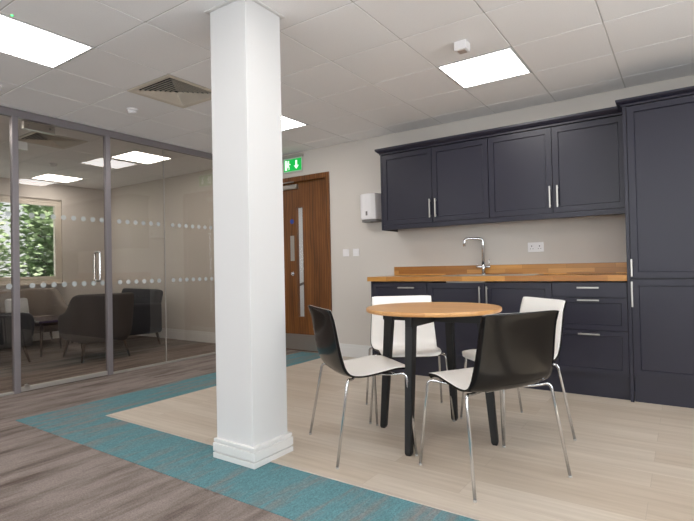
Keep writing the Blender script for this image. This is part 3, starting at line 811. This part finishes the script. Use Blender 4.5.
for i, (c_, h_, lab) in enumerate(CH):
    o = ch if i == 0 else copy_tree(ch)
    o.location = (c_[0], c_[1], 0); o.rotation_euler = (0,0,math.radians(h_)); tag(o, lab, 'chair', 'two-tone dining chairs at the round table')

# ------------------------------------------------------------------ lounge furniture in the glazed room
def soften(o, lv=2, bevw=None):
    if bevw:
        b = o.modifiers.new('bev', 'BEVEL'); b.width = bevw; b.segments = 3
    s = o.modifiers.new('sub', 'SUBSURF'); s.levels = lv; s.render_levels = lv
    for p in o.data.polygons: p.use_smooth = True
    return o
def tub_shell(bm, w, dpt, zb, zarm, zback, th, flare=.05, swoop=.55):
    """U shaped wrap: arms and back in one, top line swooping from arm to back. faces +x"""
    hw = w/2; r = .2; path = []
    path.append((dpt/2, hw)); path.append((.05, hw)); path.append((-dpt/2+r, hw))
    for k in range(1, 6):
        a = PI/2+k/5*PI/2; path.append((-dpt/2+r+r*math.cos(a), hw-r+r*math.sin(a)))
    path.append((-dpt/2, 0))
    path = path+[(x, -y) for x, y in path[:-1][::-1]]
    n = len(path); cols = []
    for i, (x, y) in enumerate(path):
        a = path[max(i-1,0)]; b = path[min(i+1,n-1)]
        tx, ty = b[0]-a[0], b[1]-a[1]; L = math.hypot(tx, ty); nx, ny = -ty/L, tx/L          # inward for ccw path
        t = max(0, min(1, (-dpt*.02-x)/(dpt*swoop*.7))); t = t*t*(3-2*t)
        zt = zarm+(zback-zarm)*t; fl = flare*(.3+.7*t)
        col = []
        for (o, z) in ((0, zb),(-fl*.5,(zb+zt)/2),(-fl,zt-.03),(-fl+.02,zt),(-fl+th-.02,zt),(th-fl,zt-.04),(th-fl*.4,(zb+zt)/2),(th,zb)):
            col.append(bm.verts.new((x+nx*o, y+ny*o, z)))
        cols.append(col)
    m = len(cols[0])
    for i in range(n-1):
        for k in range(m): bm.faces.new([cols[i][k], cols[i][(k+1)%m], cols[i+1][(k+1)%m], cols[i+1][k]])
    bm.faces.new(cols[0][::-1]); bm.faces.new(cols[-1]); bmesh.ops.recalc_face_normals(bm, faces=bm.faces)
def taper_leg(parent, x, y, h, dx, dy, mat=None, r=.022):
    bm = bmesh.new(); cyl(bm, (x+dx,y+dy,0),(x,y,h),r*.6,r, n=12); return link_mesh('leg', bm, mat or M['legwood'], parent)
def tub_chair(name, lab, cat, loc, deg, w, dpt, zb, zarm, zback, fabric, seat_z, grp='lounge seats in the glazed room', seatmat=None, th=.11, leg_dx=.05):
    r = empty(name, lab, cat, loc, math.radians(deg), grp)
    bm = bmesh.new(); tub_shell(bm, w, dpt, zb, zarm, zback, th); soften(link_mesh('back_and_arms', bm, fabric, r), 2)
    bm = bmesh.new(); bx(bm, -dpt/2+th*.7, dpt/2-.01, -w/2+th*.8, w/2-th*.8, zb-.01, zb+.10, bev=.02); link_mesh('seat_base', bm, fabric, r, True)
    bm = bmesh.new(); bx(bm, -dpt/2+th+.02, dpt/2+.02, -w/2+th+.005, w/2-th-.005, zb+.10, seat_z, bev=.035, seg=4); link_mesh('seat_cushion', bm, seatmat or fabric, r, True)
    for sx in (1, -1):
        for sy in (1, -1): taper_leg(r, sx*(dpt/2-.12), sy*(w/2-.12), zb+.005, sx*leg_dx, sy*leg_dx)
    return r
tub_chair('armchair', 'charcoal tub armchair with its back to the glass partition', 'armchair', (-4.42,-1.60,0), 171, .74, .84, .24, .60, .87, M['fab_dark'], .47)
# buttoned dark armchair
def buttoned(lab, loc, deg):
    r = empty('armchair', lab, 'armchair', loc, math.radians(deg), 'lounge seats in the glazed room')
    w, d_ = 1.36, .86
    bm = bmesh.new(); bx(bm, -d_/2+.06, d_/2-.02, -w/2+.09, w/2-.09, .19, .34, bev=.02); link_mesh('seat_base', bm, M['fab_black'], r, True)
    bm = bmesh.new(); bx(bm, -d_/2+.17, d_/2, -w/2+.102, w/2-.102, .34, .48, bev=.04, seg=4); link_mesh('seat_cushion', bm, M['fab_black'], r, True)
    for s in (1, -1):
        bm = bmesh.new(); ya, yb = (w/2-.10, w/2) if s > 0 else (-w/2, -w/2+.10)
        bx(bm, -d_/2+.02, d_/2, ya, yb, .19, .66, bev=.045, seg=4); link_mesh('armrest', bm, M['fab_black'], r, True)
    bm = bmesh.new(); fs = bx(bm, -.075, .075, -w/2+.03, w/2-.03, 0, .47, bev=.05, seg=4)
    bmesh.ops.rotate(bm, verts=bm.verts, cent=(0,0,0), matrix=Matrix.Rotation(-.22, 3, 'Y'))
    bmesh.ops.translate(bm, verts=bm.verts, vec=(-d_/2+.14, 0, .40)); bk = link_mesh('backrest', bm, M['fab_black'], r, True)
    for zz, ys in ((.74, (-.45,-.27,-.09,.09,.27,.45)), (.60, (-.36,-.18,0,.18,.36))):
        for yy in ys:
            xx = -d_/2+.14+.075-(zz-.40)*math.tan(.22)+.003
            bm = bmesh.new(); bmesh.ops.create_uvsphere(bm, u_segments=10, v_segments=6, radius=.014); bmesh.ops.translate(bm, verts=bm.verts, vec=(xx, yy, zz)); link_mesh('button', bm, M['dark'], bk, True)
    for sx in (1, -1):
        for sy in (1, -1): taper_leg(r, sx*(d_/2-.08), sy*(w/2-.09), .19, sx*.04, sy*.03)
buttoned('dark armchair with buttoned back against the rear wall of the glazed room', (-5.27,-.78,0), 261)
tub_chair('sofa', 'warm grey tub sofa below the window', 'sofa', (-6.42,-1.78,0), 0, 1.5, .84, .24, .58, .90, M['fab_grey'], .45, th=.12)
tub_chair('armchair', 'dark armchair at the left picture edge beside the coffee table', 'armchair', (-5.08,-2.62,0), 100, .78, .76, .22, .66, .70, M['fab_black'], .45)
bm = bmesh.new(); bx(bm, -.05,.05,-.16,.16,0,.30, bev=.045, seg=5)
bmesh.ops.rotate(bm, verts=bm.verts, cent=(0,0,0), matrix=Matrix.Rotation(-.25, 3, 'Y'))
o = tag(link_mesh('cushion', bm, M['fab_pale'], None, True), 'pale grey cushion leaning on the window sofa', 'cushion'); o.location = (-6.50,-1.72,.47)
t = empty('coffee_table', 'low coffee table with dark glossy top in the glazed room', 'coffee table', (-5.42,-1.72,0), .05)
bm = bmesh.new(); bx(bm, -.40,.40,-.36,.36,.465,.50, bev=.008); sub(link_mesh('tabletop', bm, M['table_gloss'], t), 'dark glossy top')
bm = bmesh.new()
for q in ((-.27,.27,-.28,-.26),(-.27,.27,.26,.28),(-.28,-.26,-.27,.27),(.26,.28,-.27,.27)): bx(bm, *q, .42, .4645)
link_mesh('apron', bm, M['legwood'], t)
for sx in (1, -1):
    for sy in (1, -1): taper_leg(t, sx*.26, sy*.26, .43, sx*.03, sy*.03)

# ------------------------------------------------------------------ outside
struct(box('ground_outside', (-40, XW-.15, -25, 25, -.3, -.2), M['grass']))
def tree(loc, h, R0, n, lab, seed):
    rnd = random.Random(seed)
    r = empty('tree', lab, 'tree', loc, group='trees outside the window')
    bm = bmesh.new(); tube(bm, [(0,0,0),(.08,.05,h*.3),(-.05,0,h*.6),(.02,0,h*.85)], .16, fil=.4, r_end=.05)
    for k in range(8):
        a = rnd.uniform(0, 6.28); z = h*rnd.uniform(.25,.7)
        tube(bm, [(0,0,z),(math.cos(a)*R0*.4,math.sin(a)*R0*.4,z+.3),(math.cos(a)*R0*.75,math.sin(a)*R0*.75,z+.7)], .05, fil=.1, n=6, r_end=.015)
    link_mesh('trunk', bm, M['bark'], r)
    bm = bmesh.new()
    cl = [(rnd.gauss(0,.45)*R0, rnd.gauss(0,.45)*R0, h*rnd.uniform(.08,1.0)) for _ in range(60)]
    for i in range(n):
        c = cl[i % len(cl)]
        p_ = Vector((c[0]+rnd.gauss(0,.28), c[1]+rnd.gauss(0,.28), max(.1, c[2]+rnd.gauss(0,.25))))
        q = Matrix.Rotation(rnd.uniform(0,6.28),3,'Z') @ Matrix.Rotation(rnd.gauss(0,.9),3,'X')
        s = rnd.uniform(.06,.11)
        vs = [bm.verts.new(p_+q@Vector(v)*s) for v in ((-1,0,0),(-.3,-.5,.06),(1,0,.1),(-.3,.5,.06))]
        bm.faces.new(vs)
    link_mesh('foliage', bm, M['leaf'], r)
tree((-10.0,1.0,-.2), 4.6, 1.5, 15000, 'bushy green tree outside, right half of the window view', 1)
tree((-10.4,-2.2,-.2), 4.9, 1.6, 15000, 'bushy green tree outside, left half of the window view', 2)
tree((-14.5,4.2,-.2), 6.0, 2.2, 9000, 'green tree outside, standing further back than the others', 3)

# ------------------------------------------------------------------ light
w = bpy.data.worlds.new('sky'); bpy.context.scene.world = w; w.use_nodes = True
nt = w.node_tree; bg = nt.nodes['Background']
sk = nt.nodes.new('ShaderNodeTexSky'); sk.sky_type = 'HOSEK_WILKIE'; sk.turbidity = 6
sk.sun_direction = (.55,-.5,.67)
nt.links.new(mix(nt, .6, sk.outputs['Color'], (.9,.94,1,1)), bg.inputs['Color']); bg.inputs['Strength'].default_value = 2.2
def area(name, loc, rot, sx, sy, e, col):
    l = bpy.data.lights.new(name, 'AREA'); l.shape = 'RECTANGLE'; l.size = sx; l.size_y = sy; l.energy = e; l.color = col
    o = bpy.data.objects.new(name, l); C.objects.link(o); o.location = loc; o.rotation_euler = rot; return o
for a, b in fw: area('window_daylight', ((a+b)/2, YF-.25, 1.7), (PI/2+.4, 0, 0), 1.6, 1.6, 58, (.93,.965,1))
for a, b in rw: area('window_daylight', (XR+.25, (a+b)/2, 1.7), (0, PI/2+.4, 0), 1.6, 1.6, 56, (.93,.965,1))
area('window_daylight', (XW-.3, (WY0+WY1)/2, 1.75), (0, PI/2, PI), 1.4, 2.2, 12, (.9,.96,1))
area('corridor_lamp', (-2.2,1.0,2.58), (0,0,0), .9, .9, 30, (1,.98,.95))
s = bpy.data.lights.new('sun', 'SUN'); s.energy = 8; s.angle = .03; s.color = (1,.96,.88)
o = bpy.data.objects.new('sun', s); C.objects.link(o)
o.rotation_euler = Vector((-.62,.12,-.72)).to_track_quat('-Z', 'Y').to_euler()

# ------------------------------------------------------------------ camera
cam = bpy.data.cameras.new('camera'); co = bpy.data.objects.new('camera', cam); C.objects.link(co)
yaw, pit, rol, F = .6017, .0147, -.0209, 491.12
fwd = Vector((-math.sin(yaw)*math.cos(pit), math.cos(yaw)*math.cos(pit), math.sin(pit)))
rt = Vector((math.cos(yaw), math.sin(yaw), 0)); up = rt.cross(fwd)
r2 = rt*math.cos(rol)+up*math.sin(rol); u2 = -rt*math.sin(rol)+up*math.cos(rol)
mtx = Matrix((r2, u2, -fwd)).transposed().to_4x4(); mtx.translation = (2.2072,-5.1805,1.1387)
co.matrix_world = mtx
cam.sensor_width = 36; cam.lens = F/694*36; cam.clip_start = .05; cam.clip_end = 200
sc = bpy.context.scene; sc.camera = co
sc.view_settings.view_transform = 'Standard'; sc.view_settings.look = 'None'; sc.view_settings.gamma = 1
sc.view_settings.exposure = 0
sc.cycles.max_bounces = 10; sc.cycles.transparent_max_bounces = 16
